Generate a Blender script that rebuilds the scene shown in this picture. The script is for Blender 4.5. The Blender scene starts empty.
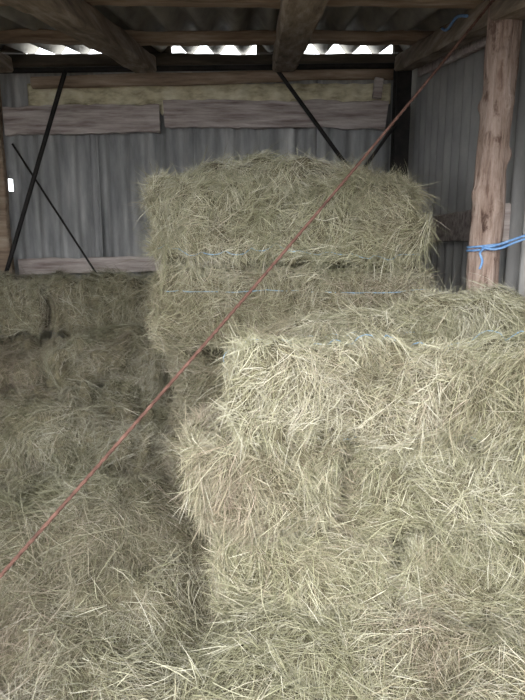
import bpy, math, random
import numpy as np
from mathutils import Vector
random.seed(3)
rng=np.random.default_rng(7)
scene=bpy.context.scene
scene.view_settings.view_transform='Standard'
scene.view_settings.exposure=0.0

# ---------------------------------------------------------------- noise
_T=rng.random(4096)*2-1
def vnoise(P,seed=0):
    P=np.asarray(P,dtype=float)+1000.0+seed*17.31
    I=np.floor(P).astype(np.int64); F=P-I; F=F*F*(3-2*F)
    def h(a,b,c): return _T[(a*73856093 ^ b*19349663 ^ c*83492791)%4096]
    x,y,z=I[:,0],I[:,1],I[:,2]; fx,fy,fz=F[:,0],F[:,1],F[:,2]
    r=0
    for dx in (0,1):
        for dy in (0,1):
            for dz in (0,1):
                r=r+h(x+dx,y+dy,z+dz)*(fx if dx else 1-fx)*(fy if dy else 1-fy)*(fz if dz else 1-fz)
    return r
def norm(v): return v/np.maximum(np.linalg.norm(v,axis=1,keepdims=True),1e-9)

# ---------------------------------------------------------------- materials
def new_mat(name):
    m=bpy.data.materials.new(name); m.use_nodes=True
    nt=m.node_tree; b=nt.nodes['Principled BSDF']; return m,nt,b
def noise_mat(name,cols,scale=(5,5,5),rough=.85,bump=.3,detail=8,nscale=1.0,metal=0.0,dist=.01):
    m,nt,b=new_mat(name)
    tc=nt.nodes.new('ShaderNodeTexCoord'); mp=nt.nodes.new('ShaderNodeMapping')
    mp.inputs['Scale'].default_value=scale
    nz=nt.nodes.new('ShaderNodeTexNoise'); nz.inputs['Scale'].default_value=nscale; nz.inputs['Detail'].default_value=detail
    nz.inputs['Roughness'].default_value=.65
    cr=nt.nodes.new('ShaderNodeValToRGB')
    els=cr.color_ramp.elements
    n=len(cols)
    els[0].position=.28; els[0].color=(*cols[0],1); els[1].position=.72; els[1].color=(*cols[-1],1)
    for i in range(1,n-1):
        e=els.new(.28+.44*i/(n-1)); e.color=(*cols[i],1)
    bp=nt.nodes.new('ShaderNodeBump'); bp.inputs['Strength'].default_value=bump; bp.inputs['Distance'].default_value=dist
    L=nt.links.new
    L(tc.outputs['Object'],mp.inputs['Vector']); L(mp.outputs[0],nz.inputs['Vector'])
    L(nz.outputs['Fac'],cr.inputs[0]); L(cr.outputs[0],b.inputs['Base Color'])
    L(nz.outputs['Fac'],bp.inputs['Height']); L(bp.outputs[0],b.inputs['Normal'])
    b.inputs['Roughness'].default_value=rough; b.inputs['Metallic'].default_value=metal
    b.inputs['Specular IOR Level'].default_value=.25
    return m
M_core=noise_mat('hay_core',[(.045,.038,.025),(.11,.095,.06),(.18,.16,.10)],(30,30,30),.95,.8)
M_straw,nt,b=new_mat('hay_straw')
at=nt.nodes.new('ShaderNodeAttribute'); at.attribute_name='hcol'
nt.links.new(at.outputs['Color'],b.inputs['Base Color']); b.inputs['Roughness'].default_value=.5
b.inputs['Specular IOR Level'].default_value=.4
M_twine=noise_mat('blue_twine',[(.18,.32,.46),(.32,.47,.60)],(40,40,40),.6,.2)
M_cement=noise_mat('fibre_cement',[(.19,.19,.19),(.31,.31,.31),(.43,.425,.42),(.62,.61,.59)],(6,6,1.1),.9,.25)
M_cement2=noise_mat('fibre_cement_side',[(.24,.24,.235),(.36,.35,.34),(.50,.49,.46)],(3,3,1.2),.9,.25)
M_roof=noise_mat('fibre_cement_roof',[(.16,.155,.14),(.34,.32,.28),(.52,.49,.42)],(4,1.5,4),.9,.25)
M_pale=noise_mat('old_yellow_sheet',[(.30,.25,.15),(.68,.62,.43),(.88,.83,.66)],(6,3,14),.9,.5)
M_board=noise_mat('weathered_board',[(.19,.13,.12),(.48,.41,.38),(.76,.70,.67)],(2.2,22,22),.85,.8,dist=.02)
M_brown=noise_mat('brown_wood',[(.13,.085,.06),(.34,.25,.18),(.54,.44,.34)],(1.8,16,16),.85,.7,dist=.02)
M_brown_y=noise_mat('brown_wood_y',[(.10,.075,.06),(.26,.205,.155),(.46,.39,.32)],(18,1.8,18),.85,.6,dist=.02)
M_dark=noise_mat('dark_wood',[(.03,.025,.02),(.08,.065,.05),(.16,.13,.10)],(1.5,10,10),.9,.4)
M_steel=noise_mat('black_steel',[(.012,.012,.013),(.04,.034,.03)],(8,8,8),.6,.1,metal=.3)
M_rust=noise_mat('rusty_cable',[(.05,.026,.02),(.11,.056,.042),(.18,.10,.078)],(25,25,25),.9,.4)
M_rope=noise_mat('blue_rope',[(.10,.25,.55),(.30,.48,.75)],(60,60,60),.6,.4)
M_dirt=noise_mat('earth_floor',[(.05,.04,.03),(.12,.095,.07)],(4,4,4),.95,.5)
M_bark,nt,b=new_mat('peeled_log')
L=nt.links.new
tc=nt.nodes.new('ShaderNodeTexCoord')
def nz_(scale,det=8,ns=1.0):
    mp=nt.nodes.new('ShaderNodeMapping'); mp.inputs['Scale'].default_value=scale
    n_=nt.nodes.new('ShaderNodeTexNoise'); n_.inputs['Detail'].default_value=det; n_.inputs['Scale'].default_value=ns; n_.inputs['Roughness'].default_value=.7
    L(tc.outputs['Object'],mp.inputs[0]); L(mp.outputs[0],n_.inputs['Vector']); return n_
def ramp_(src,stops):
    cr=nt.nodes.new('ShaderNodeValToRGB'); e=cr.color_ramp.elements
    e[0].position=stops[0][0]; e[0].color=(*stops[0][1],1); e[1].position=stops[-1][0]; e[1].color=(*stops[-1][1],1)
    for p,c in stops[1:-1]:
        k=e.new(p); k.color=(*c,1)
    L(src,cr.inputs[0]); return cr
g=nz_((30,30,2.6)); big=nz_((9,9,4.5),8)
c1=ramp_(g.outputs['Fac'],[(.3,(.15,.085,.065)),(.46,(.40,.29,.235)),(.60,(.53,.41,.35)),(.75,(.70,.61,.56))])
c2=ramp_(big.outputs['Fac'],[(.38,(.28,.20,.17)),(.45,(.9,.88,.86)),(.56,(1,1,1)),(.64,(.62,.54,.50))])
mx=nt.nodes.new('ShaderNodeMix'); mx.data_type='RGBA'; mx.blend_type='MULTIPLY'; mx.inputs[0].default_value=.9
L(c1.outputs[0],mx.inputs[6]); L(c2.outputs[0],mx.inputs[7]); L(mx.outputs[2],b.inputs['Base Color'])
bp=nt.nodes.new('ShaderNodeBump'); bp.inputs['Strength'].default_value=1.0; bp.inputs['Distance'].default_value=.03
L(g.outputs['Fac'],bp.inputs['Height']); L(bp.outputs[0],b.inputs['Normal']); b.inputs['Roughness'].default_value=.85

# ---------------------------------------------------------------- mesh helpers
def mesh_np(name,V,Q,mi,mats,col=None,smooth=True):
    me=bpy.data.meshes.new(name)
    V=np.asarray(V,dtype=np.float32); Q=np.asarray(Q,dtype=np.int32)
    me.vertices.add(len(V)); me.vertices.foreach_set('co',V.ravel())
    me.loops.add(Q.size); me.loops.foreach_set('vertex_index',Q.ravel())
    me.polygons.add(len(Q)); me.polygons.foreach_set('loop_start',np.arange(0,Q.size,4,dtype=np.int32))
    for m in mats: me.materials.append(m)
    me.polygons.foreach_set('material_index',np.asarray(mi,dtype=np.int32))
    me.polygons.foreach_set('use_smooth',np.full(len(Q),smooth))
    if col is not None:
        a=me.attributes.new('hcol','FLOAT_COLOR','POINT')
        a.data.foreach_set('color',np.asarray(col,dtype=np.float32).ravel())
    me.update(calc_edges=True); me.validate()
    ob=bpy.data.objects.new(name,me); scene.collection.objects.link(ob); return ob

class Acc:
    def __init__(s): s.V=[];s.Q=[];s.M=[];s.C=[];s.n=0
    def add(s,V,Q,m,C=None):
        s.V.append(V); s.Q.append(Q+s.n); s.M.append(np.full(len(Q),m)); s.n+=len(V)
        s.C.append(C if C is not None else np.tile([.2,.2,.2,1.],(len(V),1)))
    def obj(s,name,mats,clip=False):
        V=np.vstack(s.V)
        if clip:   # hay presses against walls and floor instead of passing through
            V[:,0]=np.clip(V[:,0],-2.86,1.355); V[:,2]=np.maximum(V[:,2],.003); V[:,1]=np.minimum(V[:,1],5.37)
        return mesh_np(name,V,np.vstack(s.Q),np.concatenate(s.M),mats,np.vstack(s.C))

def tube(P,R,sides=8,cap=True):
    P=np.asarray(P,float); n=len(P); R=np.broadcast_to(R,(n,))
    T=norm(np.gradient(P,axis=0))
    ref=np.array([0,0,1.]) if abs(T[:,2]).mean()<.8 else np.array([0,1.,0])
    A=norm(np.cross(T,ref)); B=np.cross(T,A)
    th=np.linspace(0,2*math.pi,sides,endpoint=False)
    V=P[:,None,:]+(A[:,None,:]*np.cos(th)[None,:,None]+B[:,None,:]*np.sin(th)[None,:,None])*R[:,None,None]
    i=np.arange(n-1)[:,None]; j=np.arange(sides)[None,:]; k=(j+1)%sides
    Q=np.stack([i*sides+j+0*k,i*sides+k,(i+1)*sides+k,(i+1)*sides+j],-1).reshape(-1,4)
    V=V.reshape(-1,3)
    if cap:
        caps=[]
        for base in (0,(n-1)*sides):
            for a in range(sides//2):
                l=a; r=sides-1-a
                if l+1<=r-1: caps.append([base+l,base+l+1,base+r-1,base+r])
        if caps: Q=np.vstack([Q,np.array(caps)])
    return V,Q

def plank(name,p0,p1,w,t,mat,up=(0,0,1),rough=.006,seg=40,seed=0,sag=0):
    p0=np.array(p0,float);p1=np.array(p1,float); d=(p1-p0); L=np.linalg.norm(d); d/=L
    u=np.array(up,float); u-=d*u.dot(d); u/=np.linalg.norm(u); s=np.cross(d,u)
    b=min(w,t)*.12
    sec=[(-w/2+b,-t/2),(w/2-b,-t/2),(w/2,-t/2+b),(w/2,t/2-b),(w/2-b,t/2),(-w/2+b,t/2),(-w/2,t/2-b),(-w/2,-t/2+b)]
    V=[]
    for i in range(seg+1):
        f=i/seg
        for k,(a,c) in enumerate(sec):
            V.append(p0+d*L*f+u*a+s*c)
    V=np.array(V)
    V=V+np.stack([vnoise(V*4,seed+1),vnoise(V*4,seed+2)*.5,vnoise(V*4,seed+3)+.7*vnoise(V*13,seed+4)],1)*rough*1.6
    f=np.repeat(np.linspace(0,1,seg+1),8); V[:,2]-=sag*4*f*(1-f)
    F=[]
    for i in range(seg):
        for k in range(8):
            F.append((i*8+k,i*8+(k+1)%8,(i+1)*8+(k+1)%8,(i+1)*8+k))
    F.append(tuple(range(7,-1,-1))); F.append(tuple(seg*8+k for k in range(8)))
    me=bpy.data.meshes.new(name); me.from_pydata(V.tolist(),[],F); me.materials.append(mat); me.update()
    ob=bpy.data.objects.new(name,me); scene.collection.objects.link(ob); return ob
def rod(name,p0,p1,r,mat,seg=12,sides=10):
    P=np.linspace(np.array(p0,float),np.array(p1,float),seg+1)
    V,Q=tube(P,np.full(seg+1,r),sides); return mesh_np(name,V,Q,np.zeros(len(Q)),[mat])

# ---------------------------------------------------------------- straw
PAL=np.array([[.25,.245,.14],[.39,.37,.235],[.53,.505,.36],[.70,.665,.54],[.45,.345,.27],[.18,.14,.10]])
DM=1.75
def straw(P,N,dens_len=(.05,.24),spread=.6,lift=.3,stray=.08,seed=0,base=0.0,brown=0.0,wid=(.0009,.0027),freq=3.2,ref=(0,0,1),droop=.14,tone=1.0):
    n=len(P); r=np.random.default_rng(seed+11)
    refv=np.tile(np.array(ref,float),(n,1)); par=np.abs((N*refv).sum(1))>.85
    refv[par]=np.array([1.,0.15,0]) 
    t1=norm(np.cross(N,refv)); t2=np.cross(N,t1)
    th=base+math.pi*1.3*vnoise(P*freq,seed)+math.pi*.5*vnoise(P*freq*3.1,seed+2)+r.normal(0,spread,n)
    tuft=np.clip(vnoise(P*7,seed+6),0,1)
    lf=np.abs(r.normal(0,lift,n))*(.5+1.6*tuft); st=r.random(n)<stray
    lf[st]+=r.uniform(.3,1.4,st.sum())
    d=norm(t1*np.cos(th)[:,None]+t2*np.sin(th)[:,None]+N*(lf-.12)[:,None])
    L=dens_len[0]+(dens_len[1]-dens_len[0])*r.beta(1.3,3.6,n)
    off=np.where(st,0.05,.45)[:,None]
    p0=P+N*(r.uniform(-.018,.02,n)+.02*tuft)[:,None]-d*L[:,None]*off
    c=r.normal(0,.22,(n,3)); c[:,2]-=droop*r.random(n)*1.8; c-=N*(lf*.25)[:,None]
    W=norm(np.cross(d,norm(r.normal(0,1,(n,3))+N*.3)))*(wid[0]+(wid[1]-wid[0])*r.random(n)**1.6)[:,None]*.55
    S=[0,.35,.7,1.0]; WS=[.8,1,.9,.35]
    V=np.empty((n,8,3))
    for i,s in enumerate(S):
        c0=p0+(d*s+c*(s*s))*L[:,None]
        V[:,2*i]=c0-W*WS[i]; V[:,2*i+1]=c0+W*WS[i]
    b=np.arange(n)[:,None]*8
    Q=np.concatenate([b+np.array([0,1,3,2]),b+np.array([2,3,5,4]),b+np.array([4,5,7,6])],0)
    k=np.clip(1.25+r.normal(0,1.0,n)+.8*vnoise(P*1.7,seed+5)+.7*vnoise(P*6,seed+8),0,3)
    i0=np.minimum(k.astype(int),2); f=(k-i0)[:,None]
    C=PAL[i0]*(1-f)+PAL[i0+1]*f
    br=np.clip(brown+.45*vnoise(P*2.3,seed+9)+r.normal(0,.25,n),0,1)[:,None]
    C=C*(1-br)+np.where(r.random((n,1))<.65,PAL[4],PAL[5]*1.2)*br
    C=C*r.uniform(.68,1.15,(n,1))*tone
    C=np.concatenate([C,np.ones((n,1))],1)
    return V.reshape(-1,3),Q,np.repeat(C,8,0)

BID=[0]
def bale(x0,x1,y0,y1,z0,z1,rz=0,tilt=0,dens=6500,twine=(),brown=0.0,stray=.08,r=.08,amp=1.0,weights=(1,.15,.8,.5,1,.1),base=0.,long_axis=0,lenr=(.05,.24),lift=.3,tone=1.0,roll=0,push=.016):
    """weights order: front(-y), back(+y), left(-x), right(+x), top, bottom"""
    BID[0]+=1; seed=BID[0]*13
    c=np.array([(x0+x1)/2,(y0+y1)/2,(z0+z1)/2]); h=np.array([x1-x0,y1-y0,z1-z0])/2
    ca,sa=math.cos(rz),math.sin(rz); ct,stt=math.cos(tilt),math.sin(tilt); cr,sr=math.cos(roll),math.sin(roll)
    Rz=np.array([[ca,-sa,0],[sa,ca,0],[0,0,1]]); Ry=np.array([[ct,0,stt],[0,1,0],[-stt,0,ct]]); Rx=np.array([[1,0,0],[0,cr,-sr],[0,sr,cr]]); R=Rz@Ry@Rx
    rr=min(r,h.min()*.8)
    def surf(U,extra=0.0):
        p=U*h; inner=np.clip(p,-(h-rr),h-rr); d=norm(p-inner); q=inner+d*rr
        a=q[:,long_axis]
        fl=np.abs(np.sin(a*math.pi/.125+1.8*vnoise(q*2.5,seed+4)))**.4
        dis=.05*vnoise(q*3.0,seed)+.045*vnoise(q*7,seed+1)+.024*vnoise(q*17,seed+2)-.055*(1-fl)
        q=q+d*(dis*amp-.015+extra)[:,None]
        return q@R.T+c, d@R.T
    A=Acc()
    faces=[((0,-1,0),0,2),((0,1,0),0,2),((-1,0,0),1,2),((1,0,0),1,2),((0,0,1),0,1),((0,0,-1),0,1)]
    for (nv,a,b) in faces:
        na=max(6,int(h[a]*2/.024)); nb=max(6,int(h[b]*2/.024))
        ga,gb=np.meshgrid(np.linspace(-1,1,na+1),np.linspace(-1,1,nb+1),indexing='ij')
        U=np.tile(np.array(nv,float),(ga.size,1)); U[:,a]=ga.ravel(); U[:,b]=gb.ravel()
        P,_=surf(U)
        i,j=np.meshgrid(np.arange(na),np.arange(nb),indexing='ij'); s=nb+1
        Q=np.stack([i*s+j,(i+1)*s+j,(i+1)*s+j+1,i*s+j+1],-1).reshape(-1,4)
        A.add(P,Q,0)
    rg=np.random.default_rng(seed)
    for (nv,a,b),w in zip(faces,weights):
        n=int(4*h[a]*h[b]*dens*w*DM)
        if n<5: continue
        U=np.tile(np.array(nv,float),(n,1)); U[:,a]=rg.uniform(-1,1,n); U[:,b]=rg.uniform(-1,1,n)
        P,N=surf(U)
        e=.02; g=np.stack([vnoise((P+np.array([e,0,0]))*5,seed)-vnoise(P*5,seed),vnoise((P+np.array([0,e,0]))*5,seed)-vnoise(P*5,seed),vnoise((P+np.array([0,0,e]))*5,seed)-vnoise(P*5,seed)],1)/e
        N=norm(N-g*.09)
        V,Q,C=straw(P,N,seed=seed+abs(nv[0])*3+abs(nv[1])*5,brown=brown+(.15 if nv[0] else 0),stray=stray,base=base,dens_len=lenr,lift=lift,tone=tone)
        A.add(V,Q,1,C)
    for (plane,v) in twine:
        t=np.linspace(0,4,181); sq=np.empty((len(t),2))
        for k,tt in enumerate(t):
            s=int(tt)%4; f=(tt-int(tt))*2-1
            sq[k]=[(f,-1),(1,f),(-f,1),(-1,-f)][s]
        U=np.zeros((len(t),3))
        if plane=='h': U[:,0]=sq[:,0];U[:,1]=sq[:,1];U[:,2]=v
        else: U[:,0]=sq[:,0];U[:,2]=sq[:,1];U[:,1]=v
        P,_=surf(U,push)
        P=P+np.stack([vnoise(P*5,3),vnoise(P*5,4),vnoise(P*5,5)],1)*.014
        V,Q=tube(P,np.full(len(P),.0026),6,False); A.add(V,Q,2)
    return A.obj('hay_bale',[M_core,M_straw,M_twine],True)

# ---- front stack (right foreground)
F=(1,.05,.9,.1,1,.15)
bale(-.12,1.15,2.16,2.82,.965,1.375,rz=-.02,dens=11500,twine=(('v',-.55),('v',.15)),stray=.12,weights=F,amp=1.0,base=1.4,lenr=(.05,.24),r=.06,push=.034)
bale(-.33,.36,2.24,2.86,.53,.95,rz=.04,dens=12500,brown=.26,stray=.13,weights=F,amp=1.1,base=.8,lenr=(.05,.25),r=.07)
bale(.39,1.20,2.22,2.84,.53,.945,rz=-.01,dens=12000,stray=.11,weights=F,amp=1.1,base=.5,lenr=(.05,.25),r=.07)
bale(-.22,.60,2.20,2.84,.09,.515,rz=-.04,dens=12000,brown=.16,stray=.12,weights=F,amp=1.1,base=.3,lenr=(.05,.28),r=.08)
bale(.62,1.22,2.16,2.80,.09,.515,rz=.02,dens=11000,weights=F,base=.9,lenr=(.05,.28),amp=1.1,r=.08)
# ---- tall column behind; tone paints shade into its straw, deeper low down
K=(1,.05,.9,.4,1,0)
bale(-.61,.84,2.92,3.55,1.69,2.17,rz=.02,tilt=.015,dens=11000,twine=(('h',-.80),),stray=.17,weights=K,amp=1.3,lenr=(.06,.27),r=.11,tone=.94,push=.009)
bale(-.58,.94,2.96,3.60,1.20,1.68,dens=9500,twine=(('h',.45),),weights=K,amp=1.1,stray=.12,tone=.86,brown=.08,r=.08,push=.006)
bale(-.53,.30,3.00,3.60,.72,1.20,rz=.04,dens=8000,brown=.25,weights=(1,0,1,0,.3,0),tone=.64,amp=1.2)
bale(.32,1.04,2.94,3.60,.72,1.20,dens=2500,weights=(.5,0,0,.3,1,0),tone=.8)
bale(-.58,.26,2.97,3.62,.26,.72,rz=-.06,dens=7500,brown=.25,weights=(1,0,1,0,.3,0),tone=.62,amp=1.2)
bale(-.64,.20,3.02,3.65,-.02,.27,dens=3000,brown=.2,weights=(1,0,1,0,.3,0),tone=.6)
# ---- left stack (stepped, slumped); tone paints the dim side's shade, brown is older hay
S=(1,0,.3,.5,1,0); left_shade=.52
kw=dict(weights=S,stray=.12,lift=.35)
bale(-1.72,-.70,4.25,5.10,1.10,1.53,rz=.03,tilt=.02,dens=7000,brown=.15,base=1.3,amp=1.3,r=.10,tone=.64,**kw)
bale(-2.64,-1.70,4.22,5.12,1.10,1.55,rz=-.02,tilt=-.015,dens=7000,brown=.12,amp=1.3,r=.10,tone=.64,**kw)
kw=dict(weights=S,amp=1.8,r=.15,stray=.12,tone=left_shade,lift=.35)
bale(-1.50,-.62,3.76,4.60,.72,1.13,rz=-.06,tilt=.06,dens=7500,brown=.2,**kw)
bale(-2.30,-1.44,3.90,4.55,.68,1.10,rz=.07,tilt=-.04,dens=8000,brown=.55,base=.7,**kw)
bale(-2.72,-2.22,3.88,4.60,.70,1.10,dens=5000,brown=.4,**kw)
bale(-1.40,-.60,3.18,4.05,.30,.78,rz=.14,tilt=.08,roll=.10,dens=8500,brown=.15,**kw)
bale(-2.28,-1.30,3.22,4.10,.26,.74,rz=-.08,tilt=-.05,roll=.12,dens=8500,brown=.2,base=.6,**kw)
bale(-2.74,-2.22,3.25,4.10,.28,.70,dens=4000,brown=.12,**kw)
bale(-1.70,-.80,4.62,5.20,.68,1.10,dens=1000,weights=S,tone=left_shade)

# ---- loose hay on ground
def smooth(a,b,x):
    t=np.clip((x-a)/(b-a),0,1); return t*t*(3-2*t)
def H(x,y):
    P=np.stack([x,y,0*x],1)
    left=smooth(.1,-.7,x)
    z=.07+left*(.34*smooth(1.5,3.3,y))+(1-left)*.16*smooth(1.2,2.1,y)
    z=z+.11*vnoise(P*1.7,1)+.07*vnoise(P*4.5,2)+.03*vnoise(P*11,3)
    z=z+.18*np.exp(-((x+1.5)**2/.25+(y-2.5)**2/.08))+.16*np.exp(-((x+.75)**2/.12+(y-2.75)**2/.07))
    z=z-.22*np.exp(-((x+.28)**2/.025+(y-2.3)**2/.12))
    return np.maximum(z,.02)
def loose():
    A=Acc(); nx,ny=200,180
    gx,gy=np.meshgrid(np.linspace(-2.74,1.24,nx+1),np.linspace(.7,3.6,ny+1),indexing='ij')
    x,y=gx.ravel(),gy.ravel(); V=np.stack([x,y,H(x,y)],1)
    i,j=np.meshgrid(np.arange(nx),np.arange(ny),indexing='ij'); s=ny+1
    Q=np.stack([i*s+j,(i+1)*s+j,(i+1)*s+j+1,i*s+j+1],-1).reshape(-1,4); A.add(V,Q,0)
    r=np.random.default_rng(5); n=160000
    x=r.uniform(-2.6,1.20,n); y=.9+2.6*r.beta(1.3,1.2,n)
    e=.02; z=H(x,y); N=norm(np.stack([-(H(x+e,y)-z)/e,-(H(x,y+e)-z)/e,np.ones(n)],1))
    P=np.stack([x,y,z],1)
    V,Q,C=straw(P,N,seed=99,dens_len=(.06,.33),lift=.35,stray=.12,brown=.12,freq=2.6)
    lf=np.repeat(.56+.40*smooth(-1.3,.3,x-.35*(y-2.0)+.35*vnoise(P*1.5,4)),8)[:,None]; C[:,:3]*=lf  # shade painted into the straw colour, deepening towards the left
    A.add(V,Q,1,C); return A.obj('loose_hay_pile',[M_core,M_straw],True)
loose()
def heap(name,cx,cy,cz,rx,ry,rz_,n,seed,tone=.9,brown=0.):
    A=Acc(); na,nb=48,24
    a,b=np.meshgrid(np.linspace(0,2*math.pi,na+1),np.linspace(0.02,math.pi/2,nb+1),indexing='ij'); a=a.ravel();b=b.ravel()
    def sf(a,b):
        N=np.stack([np.cos(a)*np.sin(b),np.sin(a)*np.sin(b),np.cos(b)],1)
        q=N*np.array([rx,ry,rz_]); k=1+.3*vnoise(q*6+N*1.5,seed); return q*k[:,None]+np.array([cx,cy,cz]),norm(N/np.array([rx,ry,rz_]))
    V,_=sf(a,b); i,j=np.meshgrid(np.arange(na),np.arange(nb),indexing='ij'); s=nb+1
    Q=np.stack([i*s+j,(i+1)*s+j,(i+1)*s+j+1,i*s+j+1],-1).reshape(-1,4); A.add(V,Q,0)
    n=int(n*DM)
    r=np.random.default_rng(seed); P,N=sf(r.uniform(0,2*math.pi,n),np.arccos(r.uniform(0,1,n)))
    V,Q,C=straw(P,N,seed=seed,dens_len=(.06,.25),lift=.35,stray=.13,freq=3,tone=tone,brown=brown); A.add(V,Q,1,C)
    return A.obj(name,[M_core,M_straw],True)
heap('loose_hay_heap',.62,2.66,1.31,.48,.17,.15,6500,21)
heap('loose_hay_heap',.98,2.66,1.33,.34,.17,.22,6500,28)
heap('loose_hay_heap',.12,3.2,2.09,.50,.26,.17,6000,23,tone=.92)
heap('loose_hay_heap',-1.05,4.1,1.00,.40,.26,.18,6000,24,tone=left_shade,brown=.1)  # left heaps carry the same painted shade as the left bales
heap('loose_hay_heap',-1.35,3.45,.62,.42,.30,.16,6000,26,tone=left_shade,brown=.1)

# ---------------------------------------------------------------- barn shell
YB=5.56; XR=1.42; XL=-2.92
def roofz(y): return 3.63-.193*(5.5-y)
def corr(name,origin,uax,vax,nax,lu,lv,period,amp,mat,nv=6,hole=None,jag=0,phase=0):
    o=np.array(origin,float);u=np.array(uax,float);v=np.array(vax,float);n=np.array(nax,float)
    nu=int(lu/period*12)
    V=[];F=[]
    for i in range(nu+1):
        a=lu*i/nu
        for j in range(nv+1):
            b=lv*j/nv
            if j==0 and jag: b+=jag*(vnoise(np.array([[a*6,0,3.]]))[0]+.6*random.uniform(-1,1))
            V.append(o+u*a+v*b+n*amp*math.sin(2*math.pi*a/period+phase))
    for i in range(nu):
        for j in range(nv):
            if hole and hole(lu*(i+.5)/nu,lv*(j+.5)/nv): continue
            F.append((i*(nv+1)+j,(i+1)*(nv+1)+j,(i+1)*(nv+1)+j+1,i*(nv+1)+j+1))
    me=bpy.data.meshes.new(name); me.from_pydata([tuple(q) for q in V],[],F); me.materials.append(mat)
    me.polygons.foreach_set('use_smooth',[True]*len(F)); me.update()
    ob=bpy.data.objects.new(name,me); scene.collection.objects.link(ob)
    m=ob.modifiers.new('thickness','SOLIDIFY'); m.thickness=.007; m.offset=0
    return ob
wb=bpy.data.objects.new('wall_back',None); scene.collection.objects.link(wb)
xs=[-2.9,-1.62,-.62,.48,1.50]
for k in range(4):
    hole=None
    if k==0: hole=lambda a,b:(.465<a<.50 and 2.36<b<2.46)
    o=corr('sheet_%d'%(k+1),(xs[k]-.04,YB+.02*(k%2),0),(1,0,0),(0,0,1),(0,-1,0),xs[k+1]-xs[k]+.08,3.52,.19,.032,M_cement,nv=60,hole=hole,phase=k)
    o.parent=wb
wr=corr('wall_right',(XR,1.0,0),(0,1,0),(0,0,1),(-1,0,0),4.6,1,.177,.028,M_cement2,nv=1)
for v in wr.data.vertices:
    if v.co.z>.5: v.co.z=roofz(v.co.y)-.06
wl=corr('wall_left',(XL,.9,0),(0,1,0),(0,0,1),(1,0,0),4.7,1,.177,.025,M_cement,nv=1)
for v in wl.data.vertices:
    if v.co.z>.5: v.co.z=roofz(v.co.y)-.06
sl=Vector((0,1,.193)).normalized(); nrm=Vector((0,-.193,1)).normalized()
yr0=1.0; lr=(5.60-yr0)/sl.y
corr('ceiling',(XL-.2,yr0,roofz(yr0)),(1,0,0),tuple(sl),tuple(nrm),4.9,lr,.25,.050,M_roof,nv=4)
me=bpy.data.meshes.new('floor'); me.from_pydata([(-8,-8,0),(8,-8,0),(8,9,0),(-8,9,0)],[],[(0,1,2,3)]); me.materials.append(M_dirt)
ob=bpy.data.objects.new('floor',me); scene.collection.objects.link(ob)
for k,y in enumerate((1.2,2.2,3.2,4.45)):
    plank('roof_purlin',(-2.85,y,roofz(y)-.085),(1.36,y,roofz(y)-.095),.07,.10,M_brown,seed=k)
for k,(x,w) in enumerate(((-2.22,.13),(-1.02,.20),(.19,.20),(1.22,.16))):
    plank('roof_rafter',(x,1.0,roofz(1.0)-.19),(x,5.10,roofz(5.10)-.19),.13,w,M_brown_y,seed=10+k)
plank('wall_plate',(-2.84,5.46,3.50),(1.36,5.46,3.50),.10,.09,M_dark,seed=3)
for k,(a,b) in enumerate(((-2.84,-2.20),(-1.28,-.84),(-.06,.36),(1.20,1.36))):
    plank('eaves_block',(a,5.46,3.605),(b,5.46,3.605),.085,.07,M_dark,seed=30+k,seg=6)
rod('steel_tie_rod',(-2.84,5.20,3.33),(1.34,5.20,3.38),.024,M_steel)
P=np.linspace([-2.1,5.36,3.29],[1.20,5.36,3.37],30); P[:,2]+=vnoise(P*2,4)*.014
V,Q=tube(P,.055+.008*vnoise(P*4,7),12); mesh_np('lintel_log',V,Q,np.zeros(len(Q)),[M_brown])
corr('infill_sheet',(-2.2,5.49,3.07),(1,0,0),(0,0,1),(0,-1,0),3.4,.24,.177,.014,M_pale,nv=3,jag=.05)
plank('wall_rail',(-2.42,5.435,2.97),(-.95,5.435,2.99),.25,.045,M_board,seed=41,rough=.01)
plank('wall_rail',(-.92,5.425,3.03),(1.16,5.435,3.02),.24,.045,M_board,seed=42,rough=.01)
plank('wall_rail',(-2.38,5.44,1.62),(-.30,5.44,1.66),.15,.05,M_board,seed=43)
plank('wall_rail',(1.365,3.15,1.92),(1.365,5.40,1.95),.20,.04,M_board,seed=44)
plank('wall_rail',(1.36,3.2,2.98),(1.36,5.1,3.32),.12,.04,M_board,seed=45)
plank('corner_post',(-2.50,5.42,0),(-2.50,5.42,3.4),.12,.08,M_brown,up=(1,0,0),seed=46)
plank('short_stud',(1.04,5.30,3.14),(1.06,5.30,3.30),.08,.05,M_board,up=(1,0,0),seed=47)
sc=bpy.data.objects.new('steel_column',None); scene.collection.objects.link(sc)
for nm,cx,cy,w,t in (('flange_1',1.24,5.14,.13,.012),('flange_2',1.24,5.28,.13,.012)):
    o=plank(nm,(cx,cy,0),(cx,cy,3.46),w,t,M_steel,up=(1,0,0),rough=0); o.parent=sc
o=plank('web',(1.24,5.21,0),(1.24,5.21,3.46),.13,.012,M_steel,up=(0,1,0),rough=0); o.parent=sc
rod('steel_brace',(-1.72,5.14,3.32),(-2.46,5.18,1.40),.020,M_steel)
rod('steel_brace',(-2.30,5.30,2.74),(-1.50,5.28,1.42),.010,M_steel)
rod('steel_brace',(.10,5.14,3.36),(1.14,5.10,2.02),.018,M_steel)
rod('steel_brace',(1.16,5.05,2.86),(.55,5.05,2.0),.015,M_steel)

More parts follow.
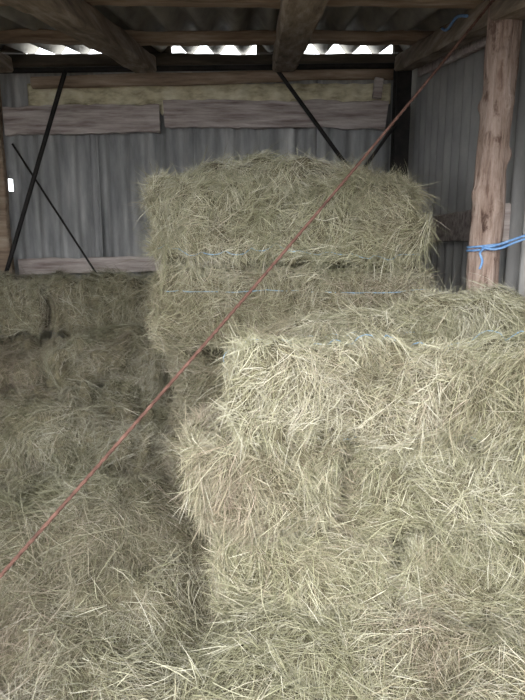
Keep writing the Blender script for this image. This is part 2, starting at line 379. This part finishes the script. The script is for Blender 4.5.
# log post
PX=1.205; ns=220
z=np.linspace(0,roofz(3.0)-.10,ns)
cx=PX+.014*np.sin(z*2.7); cy=3.0+.01*np.cos(z*2.3)
sides=40; V,Q=tube(np.stack([cx,cy,z],1),np.full(ns,.079),sides)
CX=np.repeat(cx,sides); CY=np.repeat(cy,sides)
th=np.arctan2(V[:,1]-CY,V[:,0]-CX)
k=1+.12*vnoise(np.stack([np.cos(th)*1.3,np.sin(th)*1.3,V[:,2]*3.6],1),3)+.06*vnoise(np.stack([np.cos(th)*6,np.sin(th)*6,V[:,2]*5],1),5)+.05*vnoise(np.stack([np.cos(th)*12,np.sin(th)*12,V[:,2]*12],1),6)
for (kt,kz) in ((-2.3,2.32),(-1.3,1.98),(-1.9,2.72),(-.5,2.25),(-2.9,2.05),(3.0,2.5),(-1.2,2.5),(-1.9,1.9)):
    dd=((np.angle(np.exp(1j*(th-kt))))**2/.08+(V[:,2]-kz)**2/.0012); k=k+.38*np.exp(-dd)-.22*np.exp(-dd*6)
V[:,0]=CX+(V[:,0]-CX)*k; V[:,1]=CY+(V[:,1]-CY)*k
mesh_np('log_post',V,Q,np.zeros(len(Q)),[M_bark])
def rope(P,r):
    P=np.array(P,float); out=[]
    for i in range(len(P)-1):
        a=P[max(i-1,0)];b_=P[i];c=P[i+1];d=P[min(i+2,len(P)-1)]
        for t in np.linspace(0,1,8,endpoint=False):
            out.append(.5*((2*b_)+(-a+c)*t+(2*a-5*b_+4*c-d)*t*t+(-a+3*b_-3*c+d)*t**3))
    out.append(P[-1]); out=np.array(out)
    return tube(out,np.full(len(out),r),8)
A=Acc()
for dz in (0,.018):
    pp=[(PX+.098*math.cos(a),3.0+.098*math.sin(a),1.775+dz+.012*math.cos(a)) for a in np.linspace(0,2*math.pi,18)]
    V,Q=rope(pp,.006); A.add(V,Q,0)
for pp in ([(1.14,2.905,1.775),(1.20,2.87,1.79),(1.29,2.80,1.83),(1.36,2.74,1.86)],
           [(1.15,2.90,1.775),(1.12,2.87,1.75),(1.13,2.86,1.71),(1.115,2.85,1.67)],
           [(1.14,2.905,1.78),(1.20,2.86,1.77),(1.29,2.82,1.81),(1.36,2.78,1.84)]):
    V,Q=rope(pp,.006); A.add(V,Q,0)
A.obj('blue_rope',[M_rope])
A=Acc(); V,Q=rope([(1.13,3.75,3.14),(1.115,3.6,3.08),(1.12,3.45,3.09),(1.12,3.28,3.03)],.008); A.add(V,Q,0); A.obj('blue_rope',[M_rope])
# rusty cable
t=np.linspace(0,1,90)[:,None]
p0=np.array([1.175,2.895,3.03]); p1=np.array([-1.42,1.04,.13])
P=p0*(1-t)+p1*t; P[:,2]-=(.055*4*t*(1-t))[:,0]
A=Acc()
for s in range(3):
    tt=np.linspace(0,1,90*8); ph=2*math.pi*45*tt+s*2.094
    PP=np.stack([np.interp(tt,t[:,0],P[:,i]) for i in range(3)],1)
    PP[:,2]+=.0030*np.sin(ph); PP[:,0]+=.0022*np.cos(ph); PP[:,1]-=.0022*np.cos(ph)
    V,Q=tube(PP,np.full(len(PP),.0038),6); A.add(V,Q,0)
A.obj('rusty_cable',[M_rust])

# ---------------------------------------------------------------- light
w=bpy.data.worlds.new('overcast'); scene.world=w; w.use_nodes=True
nt=w.node_tree; bg=nt.nodes['Background']; bg.inputs[0].default_value=(.94,.975,1,1); bg.inputs[1].default_value=4.8
sun=bpy.data.lights.new('hazy_sun','SUN'); sun.energy=2.7; sun.angle=math.radians(35); sun.color=(1,.985,.97)
so=bpy.data.objects.new('hazy_sun',sun); scene.collection.objects.link(so)
d=Vector((.12,1,-.42)); so.rotation_euler=d.to_track_quat('-Z','Y').to_euler()

cam=bpy.data.cameras.new('camera'); co=bpy.data.objects.new('camera',cam); scene.collection.objects.link(co)
co.location=(0,0,1.75); co.rotation_euler=(math.radians(80),0,0)
cam.sensor_fit='VERTICAL'; cam.sensor_height=36; cam.lens=36*549/700; cam.clip_start=.05
scene.camera=co
